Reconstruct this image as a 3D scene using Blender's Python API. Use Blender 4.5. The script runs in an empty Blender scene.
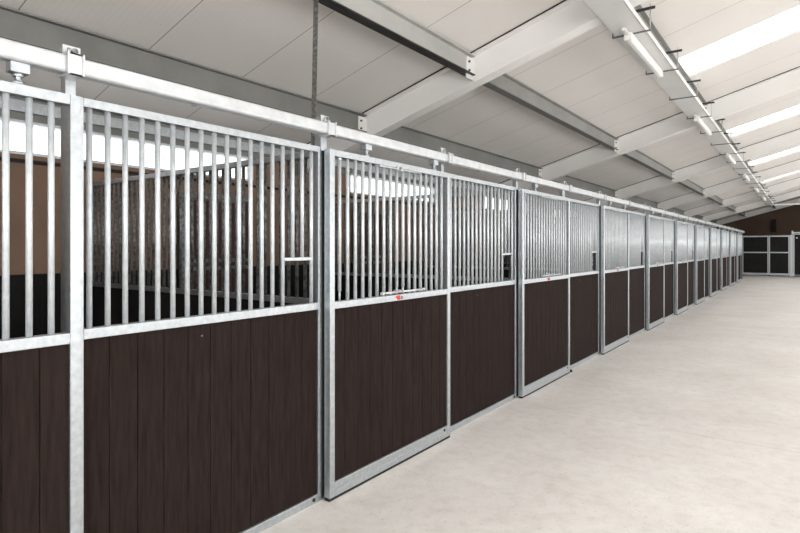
import bpy, bmesh, math, random
from mathutils import Vector, Matrix
random.seed(7)
scene = bpy.context.scene
COL = scene.collection
PI = math.pi

# ------------------------------------------------------------------ materials
def new_mat(name):
    m = bpy.data.materials.new(name)
    m.use_nodes = True
    nt = m.node_tree
    b = nt.nodes['Principled BSDF']
    return m, nt, b

def N(nt, kind, **kw):
    n = nt.nodes.new(kind)
    for k, v in kw.items():
        setattr(n, k, v)
    return n

def noise_ramp(nt, scale, stops, vec_scale=(1, 1, 1), detail=4, rough=0.55):
    geo = N(nt, 'ShaderNodeNewGeometry')
    mp = N(nt, 'ShaderNodeMapping')
    mp.inputs['Scale'].default_value = vec_scale
    nt.links.new(geo.outputs['Position'], mp.inputs['Vector'])
    nz = N(nt, 'ShaderNodeTexNoise')
    nz.inputs['Scale'].default_value = scale
    nz.inputs['Detail'].default_value = detail
    nz.inputs['Roughness'].default_value = rough
    nt.links.new(mp.outputs['Vector'], nz.inputs['Vector'])
    rp = N(nt, 'ShaderNodeValToRGB')
    while len(rp.color_ramp.elements) < len(stops):
        rp.color_ramp.elements.new(0.5)
    for e, (p, c) in zip(rp.color_ramp.elements, stops):
        e.position = p
        e.color = (*c, 1)
    nt.links.new(nz.outputs['Fac'], rp.inputs['Fac'])
    return nz, rp

def mat_noise(name, c0, c1, scale, rough=0.5, metal=0.0, vec_scale=(1, 1, 1), bump=0.0, spec=0.5, p0=0.35, p1=0.65, detail=4):
    m, nt, b = new_mat(name)
    nz, rp = noise_ramp(nt, scale, [(p0, c0), (p1, c1)], vec_scale, detail)
    nt.links.new(rp.outputs['Color'], b.inputs['Base Color'])
    b.inputs['Roughness'].default_value = rough
    b.inputs['Metallic'].default_value = metal
    b.inputs['Specular IOR Level'].default_value = spec
    if bump:
        bp = N(nt, 'ShaderNodeBump')
        bp.inputs['Strength'].default_value = bump
        bp.inputs['Distance'].default_value = 0.01
        nt.links.new(nz.outputs['Fac'], bp.inputs['Height'])
        nt.links.new(bp.outputs['Normal'], b.inputs['Normal'])
    return m

def mat_flat(name, c, rough=0.5, metal=0.0, spec=0.5):
    m, nt, b = new_mat(name)
    b.inputs['Base Color'].default_value = (*c, 1)
    b.inputs['Roughness'].default_value = rough
    b.inputs['Metallic'].default_value = metal
    b.inputs['Specular IOR Level'].default_value = spec
    return m

def mat_glow(name, c, strength):
    m, nt, b = new_mat(name)
    b.inputs['Base Color'].default_value = (0.8, 0.8, 0.8, 1)
    b.inputs['Emission Color'].default_value = (*c, 1)
    b.inputs['Emission Strength'].default_value = strength
    return m

M = {}
M['galv'] = mat_noise('galvanised_steel', (0.42, 0.46, 0.49), (0.56, 0.595, 0.62), 34, rough=0.38, metal=0.88, detail=7, p0=0.3, p1=0.7)
M['bar'] = mat_noise('galvanised_bar', (0.51, 0.555, 0.59), (0.65, 0.69, 0.72), 30, rough=0.38, metal=0.35, detail=6, p0=0.3, p1=0.7)
M['galv_dark'] = mat_noise('dark_galvanised_steel', (0.08, 0.085, 0.085), (0.27, 0.28, 0.28), 35, rough=0.45, metal=0.6, detail=6, p0=0.36, p1=0.68)  # darker, speckled galvanised tone
M['track'] = mat_noise('track_zinc', (0.53, 0.555, 0.575), (0.62, 0.645, 0.665), 14, rough=0.38, metal=0.4)
M['strap'] = mat_noise('dirty_strap_steel', (0.10, 0.10, 0.095), (0.36, 0.36, 0.34), 40, rough=0.6, metal=0.3, detail=6, p0=0.4, p1=0.75)
M['board'] = mat_noise('brown_plastic_board', (0.0145, 0.0095, 0.0084), (0.027, 0.0185, 0.0165), 9, rough=0.75, spec=0.06, vec_scale=(6, 6, 0.55), bump=0.12, detail=7, p0=0.3, p1=0.7)
M['black_board'] = mat_noise('black_plastic_board', (0.006, 0.006, 0.006), (0.012, 0.011, 0.011), 8, rough=0.7, spec=0.25, vec_scale=(6, 6, 0.5))
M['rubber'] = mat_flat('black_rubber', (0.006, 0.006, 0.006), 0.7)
M['tan'] = mat_noise('tan_wall_panel', (0.20, 0.125, 0.085), (0.25, 0.16, 0.11), 3, rough=0.7, vec_scale=(1, 1, 0.6))
M['brown_end'] = mat_noise('brown_end_wall', (0.11, 0.07, 0.05), (0.13, 0.085, 0.062), 1.5, rough=0.8)
M['door_red'] = mat_noise('dark_red_door', (0.035, 0.009, 0.007), (0.05, 0.013, 0.010), 5, rough=0.6)
M['white_paint'] = mat_noise('white_beam_paint', (0.87, 0.865, 0.85), (0.90, 0.895, 0.88), 2.0, rough=0.5)
M['tray'] = mat_noise('tray_sheet', (0.74, 0.74, 0.735), (0.79, 0.79, 0.785), 2.5, rough=0.45, metal=0.1)
M['grey_beam'] = mat_noise('grey_beam_paint', (0.17, 0.175, 0.168), (0.22, 0.223, 0.213), 2.0, rough=0.55)
M['dark_flange'] = mat_noise('dark_flange_paint', (0.012, 0.012, 0.012), (0.05, 0.05, 0.047), 7, rough=0.6, vec_scale=(8, 1, 8))
M['purlin_web'] = mat_noise('pale_purlin_paint', (0.40, 0.405, 0.39), (0.47, 0.47, 0.455), 2.0, rough=0.55)
M['lamp'] = mat_glow('lamp_diffuser', (1, 0.99, 0.97), 0.12)
M['skylight'] = mat_glow('skylight_daylight', (1.0, 0.99, 0.975), 11.0)
M['window'] = mat_glow('window_daylight', (1.0, 1.0, 1.0), 3.0)
M['side_fill'] = mat_glow('side_fill_glow', (1.0, 0.985, 0.97), 6.0)
M['gable_fill'] = mat_glow('gable_fill_glow', (1.0, 0.985, 0.97), 19.0)
M['purlin_grey'] = mat_noise('grey_purlin_tone', (0.26, 0.262, 0.25), (0.31, 0.312, 0.30), 2.0, rough=0.55)
M['red_print'] = mat_flat('red_print', (0.55, 0.03, 0.035), 0.5)
M['grey_print'] = mat_flat('grey_print', (0.13, 0.13, 0.14), 0.5)
M['plate'] = mat_flat('plate_face', (0.72, 0.72, 0.72), 0.5)
M['side_wall'] = mat_noise('white_side_wall', (0.74, 0.73, 0.71), (0.78, 0.77, 0.75), 2, rough=0.7)

# concrete floor
m, nt, b = new_mat('concrete_floor')
nz1, rp1 = noise_ramp(nt, 0.8, [(0.30, (0.59, 0.565, 0.54)), (0.52, (0.665, 0.645, 0.62)), (0.72, (0.745, 0.73, 0.71))], detail=9, rough=0.65)
nz2, rp2 = noise_ramp(nt, 9.0, [(0.30, (0.88, 0.868, 0.857)), (0.55, (1, 1, 1))], detail=8, rough=0.7)
nz3, rp3 = noise_ramp(nt, 60.0, [(0.29, (0.55, 0.5, 0.46)), (0.35, (1, 1, 1))], detail=2)
mx = N(nt, 'ShaderNodeMix', data_type='RGBA', blend_type='MULTIPLY')
mx.inputs[0].default_value = 1.0
nt.links.new(rp1.outputs['Color'], mx.inputs[6]); nt.links.new(rp2.outputs['Color'], mx.inputs[7])
mx2 = N(nt, 'ShaderNodeMix', data_type='RGBA', blend_type='MULTIPLY')
mx2.inputs[0].default_value = 0.8
nt.links.new(mx.outputs[2], mx2.inputs[6]); nt.links.new(rp3.outputs['Color'], mx2.inputs[7])
geo = N(nt, 'ShaderNodeNewGeometry'); sx = N(nt, 'ShaderNodeSeparateXYZ'); nt.links.new(geo.outputs['Position'], sx.inputs[0])
def fm(op, a, bv):
    n = N(nt, 'ShaderNodeMath', operation=op); nt.links.new(a, n.inputs[0]); n.inputs[1].default_value = bv
    return n.outputs[0]
jl = fm('LESS_THAN', fm('FRACT', fm('MULTIPLY', fm('ADD', sx.outputs['Y'], 60.58 - 6.0), 1 / 6.0), 1), 0.0014)
mx3 = N(nt, 'ShaderNodeMix', data_type='RGBA')
nt.links.new(fm('MULTIPLY', jl, 0.45), mx3.inputs[0]); nt.links.new(mx2.outputs[2], mx3.inputs[6]); mx3.inputs[7].default_value = (0.25, 0.22, 0.2, 1)
nt.links.new(mx3.outputs[2], b.inputs['Base Color'])
b.inputs['Roughness'].default_value = 0.55
b.inputs['Specular IOR Level'].default_value = 0.3
bp = N(nt, 'ShaderNodeBump'); bp.inputs['Strength'].default_value = 0.08; bp.inputs['Distance'].default_value = 0.01
nt.links.new(nz2.outputs['Fac'], bp.inputs['Height']); nt.links.new(bp.outputs['Normal'], b.inputs['Normal'])
M['floor'] = m

# roof sandwich panels: seams every metre along the building, fine ribs in between
m, nt, b = new_mat('roof_sandwich_panel')
geo = N(nt, 'ShaderNodeNewGeometry')
sx = N(nt, 'ShaderNodeSeparateXYZ'); nt.links.new(geo.outputs['Position'], sx.inputs[0])
def math_node(op, a, bval=None, c=None):
    n = N(nt, 'ShaderNodeMath', operation=op)
    for i, v in enumerate((a, bval, c)):
        if v is None: continue
        if isinstance(v, (int, float)): n.inputs[i].default_value = v
        else: nt.links.new(v, n.inputs[i])
    return n.outputs[0]
y = math_node('ADD', sx.outputs['Y'], 20.36)
fr = math_node('FRACT', y)
seam = math_node('LESS_THAN', fr, 0.009)
rib = math_node('FRACT', math_node('MULTIPLY', y, 20.0))
ribline = math_node('LESS_THAN', rib, 0.14)
nz, rp = noise_ramp(nt, 1.2, [(0.3, (0.81, 0.785, 0.755)), (0.7, (0.85, 0.825, 0.795))], detail=5)
m1 = N(nt, 'ShaderNodeMix', data_type='RGBA'); nt.links.new(rp.outputs['Color'], m1.inputs[6])
m1.inputs[7].default_value = (0.74, 0.715, 0.69, 1)
nt.links.new(math_node('MULTIPLY', ribline, 0.35), m1.inputs[0])
m2 = N(nt, 'ShaderNodeMix', data_type='RGBA'); nt.links.new(m1.outputs[2], m2.inputs[6])
m2.inputs[7].default_value = (0.16, 0.145, 0.13, 1)
nt.links.new(math_node('MULTIPLY', seam, 0.7), m2.inputs[0])
nt.links.new(m2.outputs[2], b.inputs['Base Color'])
b.inputs['Roughness'].default_value = 0.55
M['roof'] = m

# ------------------------------------------------------------------ mesh helpers
class MB:
    def __init__(self): self.bm = bmesh.new()
    def box(self, x0, x1, y0, y1, z0, z1, bev=0.0):
        t = bmesh.new()
        bmesh.ops.create_cube(t, size=1.0)
        for v in t.verts:
            v.co = Vector(((x0 + x1) / 2 + v.co.x * (x1 - x0), (y0 + y1) / 2 + v.co.y * (y1 - y0), (z0 + z1) / 2 + v.co.z * (z1 - z0)))
        if bev:
            bmesh.ops.bevel(t, geom=list(t.edges), offset=bev, segments=2, affect='EDGES', profile=0.6)
        self.merge(t); return self
    def merge(self, t):
        vm = {}
        for v in t.verts: vm[v] = self.bm.verts.new(v.co)
        for f in t.faces:
            nf = self.bm.faces.new([vm[v] for v in f.verts]); nf.smooth = f.smooth
        t.free()
    def tube(self, a, b, r, seg=12, r2=None, cap=True):
        a = Vector(a); b = Vector(b); d = b - a
        q = d.to_track_quat('Z', 'Y')
        r2 = r if r2 is None else r2
        ra, rb = [], []
        for i in range(seg):
            w = 2 * PI * i / seg
            o = Vector((math.cos(w), math.sin(w), 0))
            ra.append(self.bm.verts.new(a + q @ (o * r))); rb.append(self.bm.verts.new(b + q @ (o * r2)))
        for i in range(seg):
            f = self.bm.faces.new((ra[i], ra[(i + 1) % seg], rb[(i + 1) % seg], rb[i])); f.smooth = True
        if cap:
            self.bm.faces.new(ra[::-1]); self.bm.faces.new(rb)
        return self
    def prism_y(self, prof, y0, y1, smooth=False):
        """closed (x, z) outline pushed along y"""
        p0 = [self.bm.verts.new((x, y0, z)) for x, z in prof]
        p1 = [self.bm.verts.new((x, y1, z)) for x, z in prof]
        n = len(prof)
        for i in range(n):
            f = self.bm.faces.new((p0[i], p0[(i + 1) % n], p1[(i + 1) % n], p1[i])); f.smooth = smooth
        self.bm.faces.new(p0[::-1]); self.bm.faces.new(p1)
        return self
    def slope(self, x0, x1, y0, y1, f0, f1):
        """slab whose underside / upper side heights are functions of x"""
        return self.prism_y([(x0, f0(x0)), (x1, f0(x1)), (x1, f1(x1)), (x0, f1(x0))], y0, y1)
    def build(self, name, mat, parent=None, loc=None):
        bmesh.ops.recalc_face_normals(self.bm, faces=list(self.bm.faces))
        me = bpy.data.meshes.new(name)
        self.bm.to_mesh(me); self.bm.free()
        me.materials.append(M[mat])
        o = bpy.data.objects.new(name, me); COL.objects.link(o)
        if parent: o.parent = parent
        if loc: o.location = loc
        return o

def tag(o, label, cat, group=None):
    o['label'] = label; o['category'] = cat
    if group: o['group'] = group
    return o
def thing(name, label, cat, loc=(0, 0, 0), group=None):
    o = bpy.data.objects.new(name, None); COL.objects.link(o); o.location = loc
    o.empty_display_size = 0.1
    return tag(o, label, cat, group)
def struct(o): o['kind'] = 'structure'; return o
KIDS = {}
def kids(o): return [c for c in bpy.data.objects if c.parent == o]
def dup(root, loc, label, group=None):
    if root.name not in KIDS:
        KIDS[root.name] = [(c, kids(c)) for c in kids(root)]
    r = root.copy(); COL.objects.link(r); r.location = loc; r['label'] = label
    if group: r['group'] = group
    for c, gs in KIDS[root.name]:
        cc = c.copy(); COL.objects.link(cc); cc.parent = r
        for g in gs:
            gg = g.copy(); COL.objects.link(gg); gg.parent = cc
    return r
ORD = ['first', 'second', 'third', 'fourth', 'fifth', 'sixth', 'seventh', 'eighth', 'ninth', 'tenth', 'eleventh', 'twelfth', 'thirteenth']

# ------------------------------------------------------------------ dimensions
Y0 = 2.625            # left edge of the first fully seen door
BAY = 3.0
NB = range(-1, 10)    # stalls along the row
YEND = Y0 + 10 * BAY
WALLX = -3.3
SL = 0.2867
def ceil_z(x): return 3.99 + SL * x
RIDGE = 3.4
RIGHT = 7.6
def right_z(x): return ceil_z(RIDGE) - SL * (x - RIDGE)
YB, YF = 41.9, -4.5

# ------------------------------------------------------------------ the setting
fl = MB().box(WALLX - 0.3, RIGHT + 0.3, YF - 0.3, YB + 0.3, -0.12, 0.0).build('floor', 'floor'); struct(fl)

sky_y = [8.64 + 6 * k for k in range(-2, 5)]
T = 0.13
cb = MB()
up = lambda x: ceil_z(x) + T
cb.slope(WALLX - 0.3, 0.98, YF - 0.3, YB + 0.3, ceil_z, up)
ys = YF - 0.3
for s in sky_y:
    cb.slope(0.98, RIDGE, ys, s, ceil_z, up); ys = s + 1.0
cb.slope(0.98, RIDGE, ys, YB + 0.3, ceil_z, up)
upr = lambda x: right_z(x) + T
ys = YF - 0.3
for s in sky_y:
    cb.slope(RIDGE, RIGHT + 0.3, ys, s, right_z, upr)
    cb.slope(6.4, RIGHT + 0.3, s, s + 1.0, right_z, upr); ys = s + 1.0
cb.slope(RIDGE, RIGHT + 0.3, ys, YB + 0.3, right_z, upr)
struct(cb.build('ceiling', 'roof'))

wn = 1
for s in sky_y:
    b_ = MB()
    b_.slope(0.98, RIDGE, s, s + 1.0, lambda x: ceil_z(x) + T - 0.02, lambda x: ceil_z(x) + T)
    b_.slope(RIDGE, 6.4, s, s + 1.0, lambda x: right_z(x) + T - 0.02, lambda x: right_z(x) + T)
    w = struct(b_.build(f'window_{wn}', 'skylight'))
    wn += 1

# back wall of the stalls, with strip windows under the eaves
wins = [(1.2, 4.68), (6.55, 9.05), (10.95, 13.45), (15.35, 17.85), (19.75, 22.25), (24.15, 26.65), (28.55, 31.05)]
wl = MB()
X1, X0 = WALLX, WALLX - 0.15
wl.box(X0, X1, YF, YB, 1.38, 2.49)
ys = YF
for a, e in wins:
    wl.box(X0, X1, ys, a, 2.49, 2.76); ys = e
wl.box(X0, X1, ys, YB, 2.49, 2.76)
wall = struct(wl.build('wall_left', 'tan'))
MB().box(X0, X1, YF, YB, 2.76, ceil_z(WALLX) + 0.02).build('upper_sheet', 'grey_beam', wall)
kb = MB()
yy = YF
while yy < YB - 0.2:
    kb.box(WALLX - 0.15, WALLX + 0.03, yy, min(yy + 0.148, YB), 0.0, 1.38); yy += 0.15
kick = kb.build('kick_board', 'black_board', wall)
struct(MB().box(WALLX, WALLX + 0.03, YF, YB, 2.395, 2.425).build('trim_1', 'rubber'))
struct(MB().box(WALLX, WALLX + 0.05, YF, YB, 2.85, 2.95).build('trim_2', 'galv'))
for a, e in wins:
    w = struct(MB().box(WALLX - 0.12, WALLX - 0.09, a, e, 2.49, 2.76).build(f'window_{wn}', 'window')); wn += 1
    fb = MB()
    fb.box(WALLX - 0.09, WALLX + 0.01, a, a + 0.03, 2.47, 2.78).box(WALLX - 0.09, WALLX + 0.01, e - 0.03, e, 2.47, 2.78)
    fb.box(WALLX - 0.09, WALLX + 0.01, a, e, 2.47, 2.495).box(WALLX - 0.09, WALLX + 0.01, a, e, 2.755, 2.78)
    fb.build('window_frame', 'galv', w)

# rear doors of the stalls, in the back wall
dn = 1
for n in NB:
    yl = Y0 + n * BAY
    if yl < 0: yl_off = 0.3
    ya, ye = yl + 0.98, yl + 1.98
    d = struct(MB().box(WALLX + 0.035, WALLX + 0.075, ya, ye, 0.02, 2.17).build(f'door_{dn}', 'door_red')); dn += 1
    fb = MB()
    for yy in (ya, ye - 0.05): fb.box(WALLX + 0.03, WALLX + 0.085, yy, yy + 0.05, 0.01, 2.2)
    fb.box(WALLX + 0.03, WALLX + 0.085, ya, ye, 2.2, 2.25)
    fb.build('door_frame', 'galv_dark', d)
    for z in (1.36, 1.45):
        MB().box(WALLX + 0.07, WALLX + 0.09, ya + 0.05, ye - 0.05, z, z + 0.04).build('door_band', 'galv_dark', d)

# end wall, near wall, right wall
e_ = MB(); e_.prism_y([(WALLX - 0.3, 0), (RIGHT + 0.3, 0), (RIGHT + 0.3, right_z(RIGHT + 0.3)), (RIDGE, ceil_z(RIDGE)), (WALLX - 0.3, ceil_z(WALLX - 0.3))], YB, YB + 0.15)
struct(e_.build('wall_back', 'brown_end'))
fw = MB()
fw.prism_y([(WALLX - 0.3, 3.3), (RIGHT + 0.3, 3.3), (RIGHT + 0.3, right_z(RIGHT + 0.3)), (RIDGE, ceil_z(RIDGE)), (WALLX - 0.3, ceil_z(WALLX - 0.3))], YF - 0.15, YF)
fw.box(WALLX - 0.3, 0.4, YF - 0.15, YF, 0, 3.3).box(7.0, RIGHT + 0.3, YF - 0.15, YF, 0, 3.3).box(0.4, 7.0, YF - 0.15, YF, 0, 1.5)
struct(fw.build('wall_front', 'brown_end'))
w = struct(MB().box(0.4, 7.0, YF - 0.10, YF - 0.07, 1.5, 3.3).build(f'window_{wn}', 'gable_fill')); wn += 1  # unseen near-end pane, added as glowing fill for rafters and ceiling
for k in range(7): MB().box(0.4 + 1.09 * k, 0.46 + 1.09 * k, YF - 0.07, YF - 0.01, 1.5, 3.3).build('fill_mullion', 'white_paint', w)
rw = MB()
rw.box(RIGHT, RIGHT + 0.15, YF, YB, 0, 0.4)
rw.box(RIGHT, RIGHT + 0.15, YF, YB, 2.9, right_z(RIGHT) + 0.02)
yy = YF
side = []
while yy < YB - 0.5:
    rw.box(RIGHT, RIGHT + 0.15, yy, yy + 0.3, 0.4, 2.9)
    side.append((yy + 0.3, min(yy + 5.8, YB - 0.3))); yy += 5.8
rw.box(RIGHT, RIGHT + 0.15, YB - 0.3, YB, 0.4, 2.9)
struct(rw.build('wall_right', 'side_wall'))
for a, e in side:
    if a > 34 or e - a < 0.3:
        struct(MB().box(RIGHT + 0.05, RIGHT + 0.12, a, max(e, a + 0.05), 0.4, 2.9).build('trim_3', 'side_wall')) if e - a > 0.3 else None
        continue
    w = struct(MB().box(RIGHT + 0.08, RIGHT + 0.11, a, e, 0.4, 2.9).build(f'window_{wn}', 'side_fill')); wn += 1  # unseen side panes with mullions, added as glowing fill for the aisle
    for k in range(5):
        ym = a + (e - a - 0.06) * k / 4
        MB().box(RIGHT + 0.01, RIGHT + 0.08, ym, ym + 0.06, 0.4, 2.9).build('fill_mullion', 'white_paint', w)

# ------------------------------------------------------------------ roof steel
D = 0.35
GRP_R = 'white rafters along the roof'
raf_y = [5.62 + 6 * k for k in range(-1, 7)]
def rafter(yc, label, k):
    t = thing('roof_rafter', label, 'beam', (0, yc, 0), GRP_R)
    hw = 0.085
    def up_(o): return lambda x: ceil_z(x) + o
    def rt(o): return lambda x: right_z(x) + o
    web = MB(); web.slope(WALLX, RIDGE, -0.006, 0.006, up_(-D + 0.014), up_(-0.014)); web.slope(RIDGE, RIGHT, -0.006, 0.006, rt(-D + 0.014), rt(-0.014))
    web.build('web', 'white_paint', t)
    f = MB(); f.slope(WALLX, RIDGE, -hw, hw, up_(-D), up_(-D + 0.016)); f.slope(RIDGE, RIGHT, -hw, hw, rt(-D), rt(-D + 0.016))
    f.build('bottom_flange', 'white_paint', t)
    f = MB(); f.slope(WALLX, RIDGE, -hw, hw, up_(-0.026), up_(-0.012)); f.slope(RIDGE, RIGHT, -hw, hw, rt(-0.026), rt(-0.012))
    f.build('top_flange', 'white_paint', t)
    f = MB(); f.slope(WALLX, RIDGE, -hw - 0.012, hw, up_(-0.012), up_(-0.001)); f.slope(RIDGE, RIGHT, -hw - 0.012, hw, rt(-0.012), rt(-0.001))
    f.build('dark_gap_strip', 'rubber', t)  # black strip drawing the dark gap between top flange and ceiling
    # purlin cleats with bolts
    for px in PURX:
        z = ceil_z(px)
        c = MB().box(px + 0.006, px + 0.022, -0.16, -0.006, z - D + 0.06, z - 0.045).build('cleat', 'white_paint', t)
        MB().box(px + 0.006, px + 0.022, 0.006, 0.16, z - D + 0.06, z - 0.045).build('cleat', 'white_paint', t)
        for zz in (z - 0.10, z - 0.20):
            MB().tube((px + 0.022, -0.12, zz), (px + 0.04, -0.12, zz), 0.014, 6).build('bolt', 'galv_dark', c)
    return t
PURX = [-2.2, -0.62, 0.96]
for k, yy in enumerate(raf_y):
    if k == 0: lab = 'white steel roof rafter overhead at the near end, behind the camera'
    elif k == 1: lab = 'nearest white steel rafter, the large one crossing the picture top'
    elif k == 7: lab = 'steel rafter against the brown end wall, farthest of all rafters'
    else: lab = f'white steel roof rafter, {ORD[k - 1]} one counting from the nearest toward the end wall'
    rafter(yy, lab, k)

GRP_P = 'purlins between the rafters'
names = {-2.2: ('dark grey eaves purlin low over the stall row', 'grey_beam', 'grey_beam'),
         -0.62: ('pale purlin with dark lower flange above the stalls', 'purlin_web', 'dark_flange'),
         0.96: ('pale purlin right above the hanging tray', 'purlin_web', 'dark_flange')}
def purlin(px, ya, ye, label, wm, fm):
    t = thing('roof_purlin', label, 'beam', (px, ya, ceil_z(px)), GRP_P)
    L = ye - ya; h = 0.24
    MB().box(-0.005, 0.005, 0, L, -h + 0.01, -0.01).build('web', wm, t)
    MB().box(-0.055, 0.055, 0, L, -h, -h + 0.012).build('bottom_flange', fm, t)
    MB().box(-0.055, 0.055, 0, L, -0.028, -0.016).build('top_flange', wm, t)
for px in PURX:
    d0, wm, fm = names[px]
    for k in range(len(raf_y) - 1):
        where = 'in the nearest roof bay' if k == 0 else f'beyond the {ORD[k - 1]} rafter'
        if k > 0 and px > -1: wm, fm = 'purlin_grey', 'grey_beam'; d0 = d0.replace(' with dark lower flange', '')  # same purlins take a greyer tone beyond the nearest bay
        purlin(px, raf_y[k] + 0.03, raf_y[k + 1] - 0.03, f'{d0}, {where}', wm, fm)

# thin dirty flat bar hanging from the pale purlin
st = MB().prism_y([(-0.005, 0), (0.043, 0), (0.013, -1.18), (-0.035, -1.18)], -0.003, 0.003)
tag(st.build('hanging_strap', 'strap', None, (-0.66, 3.13, ceil_z(-0.62) - 0.24)), 'dirty flat steel strap hanging from the pale purlin behind the door track', 'strap')

# ------------------------------------------------------------------ cable tray and lamps
TZ, TX0, TX1 = 3.80, 0.87, 1.16
TYE = 35.2
t = thing('cable_tray', 'long pale sheet metal tray hanging under the rafters along the aisle', 'cable tray', (0, 0, TZ))
tr = MB()
tr.box(TX0, TX1, YF + 0.1, TYE, 0, 0.004)
tr.box(TX0, TX0 + 0.004, YF + 0.1, TYE, 0, 0.06); tr.box(TX1 - 0.004, TX1, YF + 0.1, TYE - 0.3, 0, 0.06)
tr.box(TX0, TX1, TYE - 0.004, TYE, 0, 0.06)
tr.build('tray_run', 'tray', t)
br = MB()
br.box(TX1, 4.6, TYE - 0.3, TYE, 0.0, 0.004).box(TX1, 4.6, TYE - 0.304, TYE - 0.3, 0, 0.06).box(TX1, 4.6, TYE - 0.004, TYE, 0, 0.06)
br.build('tray_branch', 'tray', t)
zt = ceil_z(0.96) - 0.24 - TZ
yy = 1.45
hy = []
while yy < TYE - 0.6:
    hy.append(yy); yy += 1.5
for y_ in hy:
    MB().box(TX0 - 0.03, TX1 + 0.05, y_ - 0.008, y_ + 0.008, -0.014, -0.001).box(TX0 - 0.03, TX0 - 0.02, y_ - 0.006, y_ + 0.006, -0.014, 0.05).build('cross_bar', 'galv_dark', t)
    MB().tube((TX1 + 0.045, y_, -0.012), (TX1 + 0.045, y_, zt + 0.03), 0.005, 8).build('hanger_rod', 'galv', t)
    MB().box(0.93, TX1 + 0.09, y_ - 0.012, y_ + 0.012, zt - 0.024, zt - 0.001).build('hanger_arm', 'dark_flange', t)

GRP_L = 'strip lamps under the tray'
def lamp(yc, label):
    L = 1.55
    t = thing('strip_light', label, 'lamp', (1.015, yc, TZ - 0.015), GRP_L)
    MB().box(-0.035, 0.035, 0, L, -0.035, 0.0, 0.004).build('housing', 'white_paint', t)
    p = [(-0.034, -0.04), (-0.03, -0.062), (-0.015, -0.075), (0.015, -0.075), (0.03, -0.062), (0.034, -0.04), (0.034, -0.033), (-0.034, -0.033)]
    MB().prism_y(p, 0.03, L - 0.03).build('diffuser', 'lamp', t)
    MB().box(-0.036, 0.036, 0, 0.03, -0.077, -0.03, 0.004).build('end_cap', 'white_paint', t)
    MB().box(-0.036, 0.036, L - 0.03, L, -0.077, -0.03, 0.004).build('end_cap', 'white_paint', t)
    MB().box(-0.015, 0.015, -0.16, 0.0, -0.03, -0.008).build('cable_lead', 'white_paint', t)
for i, y_ in enumerate([5.85, 10.25, 14.75, 19.25, 23.75, 28.25]):
    lamp(y_, 'nearest white strip lamp fixed under the hanging tray' if i == 0 else
         f'white strip lamp under the hanging tray, {ORD[i]} one from the camera')

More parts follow.
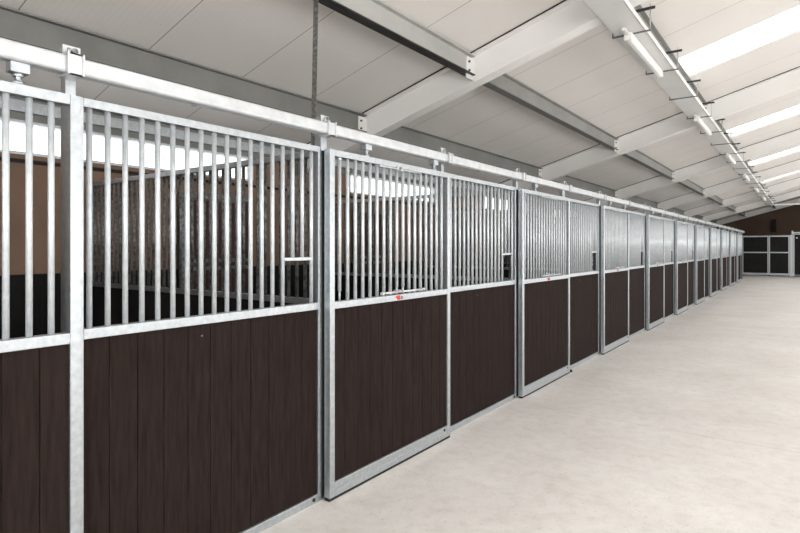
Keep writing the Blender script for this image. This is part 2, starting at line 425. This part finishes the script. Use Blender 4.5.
# ------------------------------------------------------------------ stall doors
ZT, ZM0, ZM1 = 2.26, 1.23, 1.275
def boards(y0, y1, z0, z1, x0, x1, pitch=0.1315, shift=0.0):
    b_ = MB(); yy = y0 + shift
    prev = y0
    cuts = []
    while yy < y1 - 0.02:
        if yy > y0 + 0.02: cuts.append(yy)
        yy += pitch
    cuts.append(y1)
    for c in cuts:
        b_.box(x0, x1, prev + 0.0012, c - 0.0012, z0, z1, 0.004); prev = c
    return b_
GRP_D = 'sliding stall doors along the aisle'
def make_door():
    t = thing('stall_door', 'nearest galvanised sliding stall door, cut off by the left picture edge', 'door', (0, 0, 0), GRP_D)
    W = 1.475
    MB().box(-0.05, 0, -0.019, 0.028, 0.02, ZT, 0.003).build('stile', 'galv', t)
    MB().box(-0.05, 0, W - 0.045, W, 0.02, ZT, 0.003).build('stile', 'galv', t)
    MB().box(-0.05, 0, 0.028, W - 0.045, ZT - 0.042, ZT, 0.003).build('top_rail', 'galv', t)
    MB().box(-0.05, 0, 0.028, W - 0.045, ZM0, ZM1, 0.003).build('middle_rail', 'galv', t)
    br_ = MB().box(-0.05, 0, 0.028, W - 0.045, 0.02, 0.066, 0.003).box(-0.05, 0, 0.028, W - 0.045, 0.067, 0.115, 0.003)
    br = br_.build('bottom_rail', 'galv', t)
    MB().tube((0.0, W - 0.10, 0.09), (0.005, W - 0.10, 0.09), 0.011, 10).build('bolt', 'rubber', br)
    boards(0.028, W - 0.045, 0.115, ZM0, -0.042, -0.012, shift=0.11).build('board_panel', 'board', t)
    for i in range(17):
        y_ = 0.0986 + 0.0793 * i
        b_ = MB()
        if i in (0,):
            b_.tube((-0.025, y_, 1.34), (-0.025, y_, ZT - 0.06), 0.0125, 12).tube((-0.025, y_, ZM1), (-0.025, y_, 1.34), 0.007, 10)
            b_.tube((-0.025, y_, ZT - 0.062), (-0.025, y_, ZT - 0.042), 0.017, 12)
        elif i in (8, 9):
            b_.tube((-0.025, y_, 1.33), (-0.025, y_, ZT - 0.042), 0.0125, 12).tube((-0.025, y_, ZM1), (-0.025, y_, 1.33), 0.008, 10)
        else:
            b_.tube((-0.025, y_, ZM1 - 0.002), (-0.025, y_, ZT - 0.04), 0.0125, 12)
        b_.build('bar', 'bar', t)
    # roller hangers under the track
    for y_ in (0.376, 1.25):
        h = MB().box(-0.05, 0.0, y_ - 0.034, y_ + 0.034, 2.304, 2.3445, 0.004).build('roller_hanger', 'galv', t)
        MB().tube((-0.025, y_, ZT), (-0.025, y_, 2.33), 0.011, 10).tube((-0.025, y_, ZT), (-0.025, y_, ZT + 0.012), 0.024, 6).tube((-0.025, y_, 2.29), (-0.025, y_, 2.304), 0.02, 6).build('hanger_bolt', 'galv', h)
    # the two latch levers on the middle rail and the rods below the top rail
    for a, e in ((0.49, 0.722), (0.735, 1.01)):
        hm = MB().tube((0.03, a, ZM1 + 0.024), (0.03, e, ZM1 + 0.024), 0.008, 10)
        yk = e - 0.02 if a < 0.6 else a + 0.02
        hm.tube((0.03, yk, ZM1 + 0.024), (-0.025, yk, ZM1 + 0.03), 0.007, 8)
        h = hm.build('latch_lever', 'track', t)
        ke = a if a < 0.6 else e
        MB().tube((0.03, ke - 0.012, ZM1 + 0.024), (0.03, ke + 0.012, ZM1 + 0.024), 0.012, 10).build('lever_end', 'track', h)
        MB().tube((0.006, a, ZT - 0.052), (0.006, e, ZT - 0.052), 0.006, 8).tube((0.006, yk, ZT - 0.052), (-0.025, yk, ZT - 0.052), 0.006, 8).tube((0.006, yk, ZT - 0.066), (0.006, yk, ZT - 0.03), 0.009, 8).build('latch_rod', 'track', t)
    p = MB().box(0.0, 0.002, 0.685, 0.785, ZM0 + 0.004, ZM0 + 0.041).build('name_plate', 'plate', t)
    lg = MB()
    lg.box(0.002, 0.003, 0.688, 0.744, ZM0 + 0.017, ZM0 + 0.039)
    lg.box(0.002, 0.003, 0.702, 0.744, ZM0 + 0.006, ZM0 + 0.017)
    lg.build('red_logo', 'red_print', p)
    lg = MB()
    for k in range(4): lg.box(0.002, 0.003, 0.749 + 0.008 * k, 0.755 + 0.008 * k, ZM0 + 0.008, ZM0 + (0.036 if k % 2 else 0.030))
    lg.build('grey_lettering', 'grey_print', p)
    MB().box(-0.046, -0.004, 0.031, W - 0.002, 0.002, 0.02).build('bottom_shade_strip', 'rubber', t)  # black strip standing in for the shade under the door
    MB().box(-0.045, -0.005, -0.019, 0.03, 0.0, 0.019).build('guide_shoe', 'rubber', t)
    return t

GRP_F = 'fixed stall fronts beside the sliding doors'
def make_front():
    t = thing('stall_front', 'nearest fixed stall front with feed hatch, large at the left', 'stall front', (0, 0, 0), GRP_F)
    xa, xb = -0.115, -0.065
    ya, yb = 1.49, 2.962
    ZTF = 2.275
    MB().box(xa, xb, ya, ya + 0.022, 0, ZTF, 0.003).build('stile', 'galv', t)
    MB().box(xa, xb, yb - 0.018, yb, 0, ZTF, 0.003).build('stile', 'galv', t)
    MB().box(xa, xb, ya + 0.022, yb - 0.018, ZTF - 0.038, ZTF, 0.003).build('top_rail', 'galv', t)
    MB().box(xa, xb, ya + 0.022, yb - 0.018, ZM0, ZM1, 0.003).build('middle_rail', 'galv', t)
    r = MB().box(xa, xb, ya + 0.022, yb - 0.018, 0, 0.05, 0.003).build('bottom_rail', 'galv', t)
    MB().tube((xb, yb - 0.06, 0.027), (xb + 0.005, yb - 0.06, 0.027), 0.012, 10).build('bolt', 'rubber', r)
    bd = boards(ya + 0.022, yb - 0.018, 0.05, ZM0, xa + 0.005, xb - 0.012, shift=0.115).build('board_panel', 'board', t)
    MB().tube((xb - 0.012, 2.10, 1.17), (xb - 0.008, 2.10, 1.17), 0.005, 10).build('screw_head', 'galv_dark', bd)
    for i in range(18):
        y_ = 1.546 + 0.0799 * i
        z0 = 1.562 if i in (15, 16) else ZM1 - 0.002
        MB().tube((-0.09, y_, z0), (-0.09, y_, ZTF - 0.036), 0.0125, 12).build('bar', 'bar', t)
    MB().box(-0.10, -0.08, 1.546 + 0.0799 * 14 - 0.01, 1.546 + 0.0799 * 17 + 0.01, 1.545, 1.566, 0.003).build('hatch_rail', 'galv', t)
    return t

GRP_T = 'track posts behind the sliding doors'
def make_post(name_w, w, gap_shade):
    t = thing('track_post', '', 'post', (0, 0, 0), GRP_T)
    MB().box(-0.115, -0.07, 0, w, 0, 2.475, 0.003).build('upright', 'galv', t)
    yc = w / 2
    MB().box(-0.069, -0.061, yc - 0.035, yc + 0.035, 2.425, 2.48).build('back_plate', 'track', t)
    yc -= 0.02
    c = MB()
    c.box(-0.069, 0.022, yc - 0.033, yc + 0.033, 2.421, 2.428).box(0.015, 0.022, yc - 0.033, yc + 0.033, 2.336, 2.428)
    c.box(-0.069, 0.022, yc - 0.033, yc + 0.033, 2.336, 2.343)
    for yy in (yc - 0.033, yc + 0.026): c.box(0.02, 0.03, yy, yy + 0.007, 2.336, 2.428)
    cl = c.build('track_clamp', 'track', t)
    MB().tube((-0.04, yc, 2.428), (-0.04, yc, 2.445), 0.016, 6).tube((-0.04, yc, 2.445), (-0.04, yc, 2.462), 0.008, 8).build('clamp_bolt', 'galv', cl)
    MB().tube((-0.061, yc + 0.03, 2.46), (-0.05, yc + 0.03, 2.46), 0.013, 6).build('plate_bolt', 'galv_dark', t)
    if gap_shade:
        MB().box(-0.07, -0.058, 0.004, 0.04, 0.02, 2.25).build('gap_shade_strip', 'rubber', t)  # black strip standing in for the shade in the gap beside the door
    return t

GRP_S = 'barred partitions between the stalls'
def make_partition():
    t = thing('stall_partition', '', 'partition', (0, 0, 0), GRP_S)
    xa, xb = -3.22, -0.12
    ya, yb = -0.024, 0.021
    MB().box(xa, xb, ya, yb, ZT - 0.04, ZT, 0.003).build('top_rail', 'galv', t)
    MB().box(xa, xb, ya, yb, ZM0 + 0.02, ZM1 + 0.015, 0.003).build('middle_rail', 'galv', t)
    MB().box(xa, xb, ya, yb, 0, 0.05).build('bottom_rail', 'galv', t)
    for x in (xa, xb - 0.04): MB().box(x, x + 0.04, ya, yb, 0.05, ZT - 0.04).build('stile', 'galv_dark', t)
    b_ = MB(); x = xa + 0.04
    while x < xb - 0.05:
        e = min(x + 0.15, xb - 0.04); b_.box(x + 0.001, e - 0.001, ya + 0.008, yb - 0.008, 0.05, ZM0 + 0.02, 0.002); x = e
    b_.build('board_panel', 'black_board', t)
    k = 0; x = xb - 0.12
    while x > xa + 0.08:
        MB().tube((x, -0.0015, ZM1 + 0.013), (x, -0.0015, ZT - 0.038), 0.0125, 10).build('bar', 'galv_dark', t); x -= 0.08
    return t

door0, front0, post0, part0 = make_door(), make_front(), make_post('b', 0.055, True), make_partition()
post1 = make_post('m', 0.043, False)
first = True
for j, n in enumerate(NB):
    y_ = Y0 + n * BAY
    o = ORD[j]
    last = j == len(NB) - 1
    dl = door0['label'] if j == 0 else ('sliding stall door with red logo plate, the first one seen whole' if j == 1 else
         f'sliding stall door of bars over brown boards, {o} from the near end' + (', last of the row' if last else ''))
    fl_ = front0['label'] if j == 0 else f'fixed stall front with bars and feed hatch, {o} from the near end'
    if j == 0:
        door0.location = (0, y_, 0); front0.location = (0, y_, 0)
    else:
        dup(door0, (0, y_, 0), dl); dup(front0, (0, y_, 0), fl_)
    pa = 'galvanised track post behind the left edge of the ' + ('nearest' if j == 0 else o) + ' sliding door'
    pb = 'galvanised track post behind the right edge of the ' + ('nearest' if j == 0 else o) + ' sliding door'
    if j == 0:
        post0.location = (0, y_ - 0.029, 0); post0['label'] = pa
        post1.location = (0, y_ + 1.44, 0); post1['label'] = pb
        part0.location = (0, y_, 0); part0['label'] = 'barred partition on the near side of the nearest stall'
    else:
        dup(post0, (0, y_ - 0.029, 0), pa); dup(post1, (0, y_ + 1.44, 0), pb)
        dup(part0, (0, y_, 0), f'barred partition with black boards running back between the {ORD[j - 1]} and {o} stalls')
dup(post0, (0, YEND - 0.029, 0), 'galvanised track post closing the far end of the stall row')
dup(part0, (0, YEND, 0), 'barred partition closing the far end of the stall row')

# sliding track: lipped round-cornered box section with a slot below
def track_profile(cx, zc, w, h, r=0.016, slot=0.012):
    p = []
    for (sx_, sz_, a0) in ((1, 1, 0), (-1, 1, 90), (-1, -1, 180)):
        for k in range(5):
            a = math.radians(a0 + 22.5 * k)
            p.append((cx + sx_ * (w / 2 - r) + r * math.cos(a), zc + sz_ * (h / 2 - r) + r * math.sin(a)))
    p.append((cx - slot, zc - h / 2)); p.append((cx - slot, zc - h / 2 + 0.02)); p.append((cx + slot, zc - h / 2 + 0.02)); p.append((cx + slot, zc - h / 2))
    for k in range(5):
        a = math.radians(270 + 22.5 * k)
        p.append((cx + (w / 2 - r) + r * math.cos(a), zc - (h / 2 - r) + r * math.sin(a)))
    return p
trk = thing('door_track', 'long galvanised sliding track above the whole row of stall doors', 'track', (0, Y0 - BAY, 0))
MB().prism_y(track_profile(-0.022, 2.3825, 0.072, 0.075), -0.1, 11 * BAY + 0.1).build('track_rail', 'track', trk)
for k in range(11):
    MB().tube((-0.022, k * BAY + 2.02, 2.336), (-0.022, k * BAY + 2.02, 2.346), 0.009, 8).tube((-0.022, k * BAY + 2.02, 2.336), (-0.022, k * BAY + 2.02, 2.342), 0.014, 6).build('stop_screw', 'galv', trk)

# small black stop on the floor at the second seen door
tag(MB().box(-0.02, 0.02, -0.02, 0.02, 0, 0.025, 0.004).tube((0, 0, 0.025), (0, 0, 0.034), 0.012, 8).build('floor_stop', 'rubber', None, (-0.02, Y0 + BAY + 1.55, 0)),
    'small black door stop on the concrete floor at the foot of the stall fronts', 'door stop')

# ------------------------------------------------------------------ stalls across the far end
YG = 37.5
GRP_E = 'black fronts across the far end'
def end_panel(x0, x1, label, top=2.27):
    t = thing('end_stall_front', label, 'stall front', (x0, YG, 0), GRP_E)
    W = x1 - x0
    for x in (0, W - 0.05): MB().box(x, x + 0.05, 0, 0.05, 0.05, top).build('stile', 'galv', t)
    MB().box(0.05, W - 0.05, 0, 0.05, top - 0.07, top).build('top_rail', 'galv', t)
    MB().box(0.05, W - 0.05, 0, 0.05, 1.29, 1.355).build('middle_rail', 'galv', t)
    MB().box(0.05, W - 0.05, 0, 0.05, 0.05, 0.16).build('bottom_rail', 'galv', t)
    for x in (0.0, W - 0.05): MB().box(x, x + 0.05, 0, 0.05, 0.0, 0.05).build('foot', 'rubber', t)
    for z0, z1, nm in ((0.16, 1.29, 'lower_board_panel'), (1.355, top - 0.07, 'upper_board_panel')):
        b_ = MB(); x = 0.05
        while x < W - 0.06:
            e = min(x + 0.14, W - 0.05); b_.box(x + 0.001, e - 0.001, 0.012, 0.04, z0, z1); x = e
        b_.build(nm, 'black_board', t)
end_panel(-3.0, -0.47, 'dark stall front across the far end, hidden behind the stall row')
end_panel(-0.45, 0.81, 'black end stall front next to the end of the stall row')
end_panel(0.83, 1.78, 'black end stall front next to the tall galvanised end post')
tag(MB().box(1.80, 1.93, YG - 0.06, YG + 0.06, 0, 2.30, 0.004).build('end_post', 'galv'), 'thick galvanised post between the black end stall fronts and end door', 'post')
t = thing('end_stall_door', 'dark taller sliding door at the right picture edge, far end', 'door', (1.95, YG + 0.0, 0))
MB().box(0, 0.05, 0, 0.05, 0.03, 2.36).build('stile', 'galv', t); MB().box(1.9, 1.95, 0, 0.05, 0.03, 2.36).build('stile', 'galv', t)
MB().box(0.05, 1.9, 0, 0.05, 0.03, 0.12).build('bottom_rail', 'galv_dark', t); MB().box(0.05, 1.9, 0, 0.05, 2.31, 2.36).build('top_rail', 'galv', t)
b_ = MB(); x = 0.05
while x < 1.89:
    e = min(x + 0.14, 1.9); b_.box(x + 0.001, e - 0.001, 0.012, 0.04, 0.12, 2.31); x = e
b_.build('board_panel', 'black_board', t)
MB().box(0.12, 0.2, -0.01, 0.0, 2.1, 2.16).build('name_plate', 'plate', t)
MB().box(0.0, 0.05, 0.0, 0.05, 0.0, 0.03).build('guide_shoe', 'rubber', t)
MB().box(1.9, 1.95, 0.0, 0.05, 0.0, 0.03).build('guide_shoe', 'rubber', t)
MB().box(0.3, 0.36, 0.01, 0.04, 2.36, 2.385).box(1.5, 1.56, 0.01, 0.04, 2.36, 2.385).build('roller_hanger', 'galv', t)
t2 = MB(); t2.box(1.90, 4.6, YG - 0.11, YG - 0.05, 2.385, 2.45, 0.01)
o = t2.build('end_door_track', 'track'); tag(o, 'pale sliding track over the dark end door at the right edge', 'track')
MB().box(1.875, 1.955, YG - 0.115, YG - 0.045, 2.33, 2.52).build('track_end_plate', 'track', o)
tag(MB().box(0.80, 1.03, YB - 0.18, YB - 0.001, 2.55, 3.35, 0.01).build('wall_box', 'rubber'), 'upright black box on the brown end wall above the end stalls', 'box')

# ------------------------------------------------------------------ world, camera
w = bpy.data.worlds.new('World'); scene.world = w; w.use_nodes = True
w.node_tree.nodes['Background'].inputs[0].default_value = (0.85, 0.92, 1, 1)
w.node_tree.nodes['Background'].inputs[1].default_value = 0.6

cam = bpy.data.cameras.new('Camera'); co = bpy.data.objects.new('Camera', cam); COL.objects.link(co)
co.location = (2.449, 0, 1.63)
co.rotation_euler = (PI / 2, 0, math.atan(404.5 / 556))
cam.sensor_width = 36; cam.lens = 556 / 800 * 36
cam.shift_y = -19.5 / 800
cam.clip_start = 0.05
scene.camera = co
vs = scene.view_settings
vs.view_transform = 'Standard'; vs.look = 'None'; vs.gamma = 1; vs.use_curve_mapping = False
vs.exposure = -1.15
scene.cycles.max_bounces = 10; scene.cycles.diffuse_bounces = 6; scene.cycles.glossy_bounces = 4
scene.cycles.use_denoising = True
scene.cycles.sample_clamp_indirect = 8
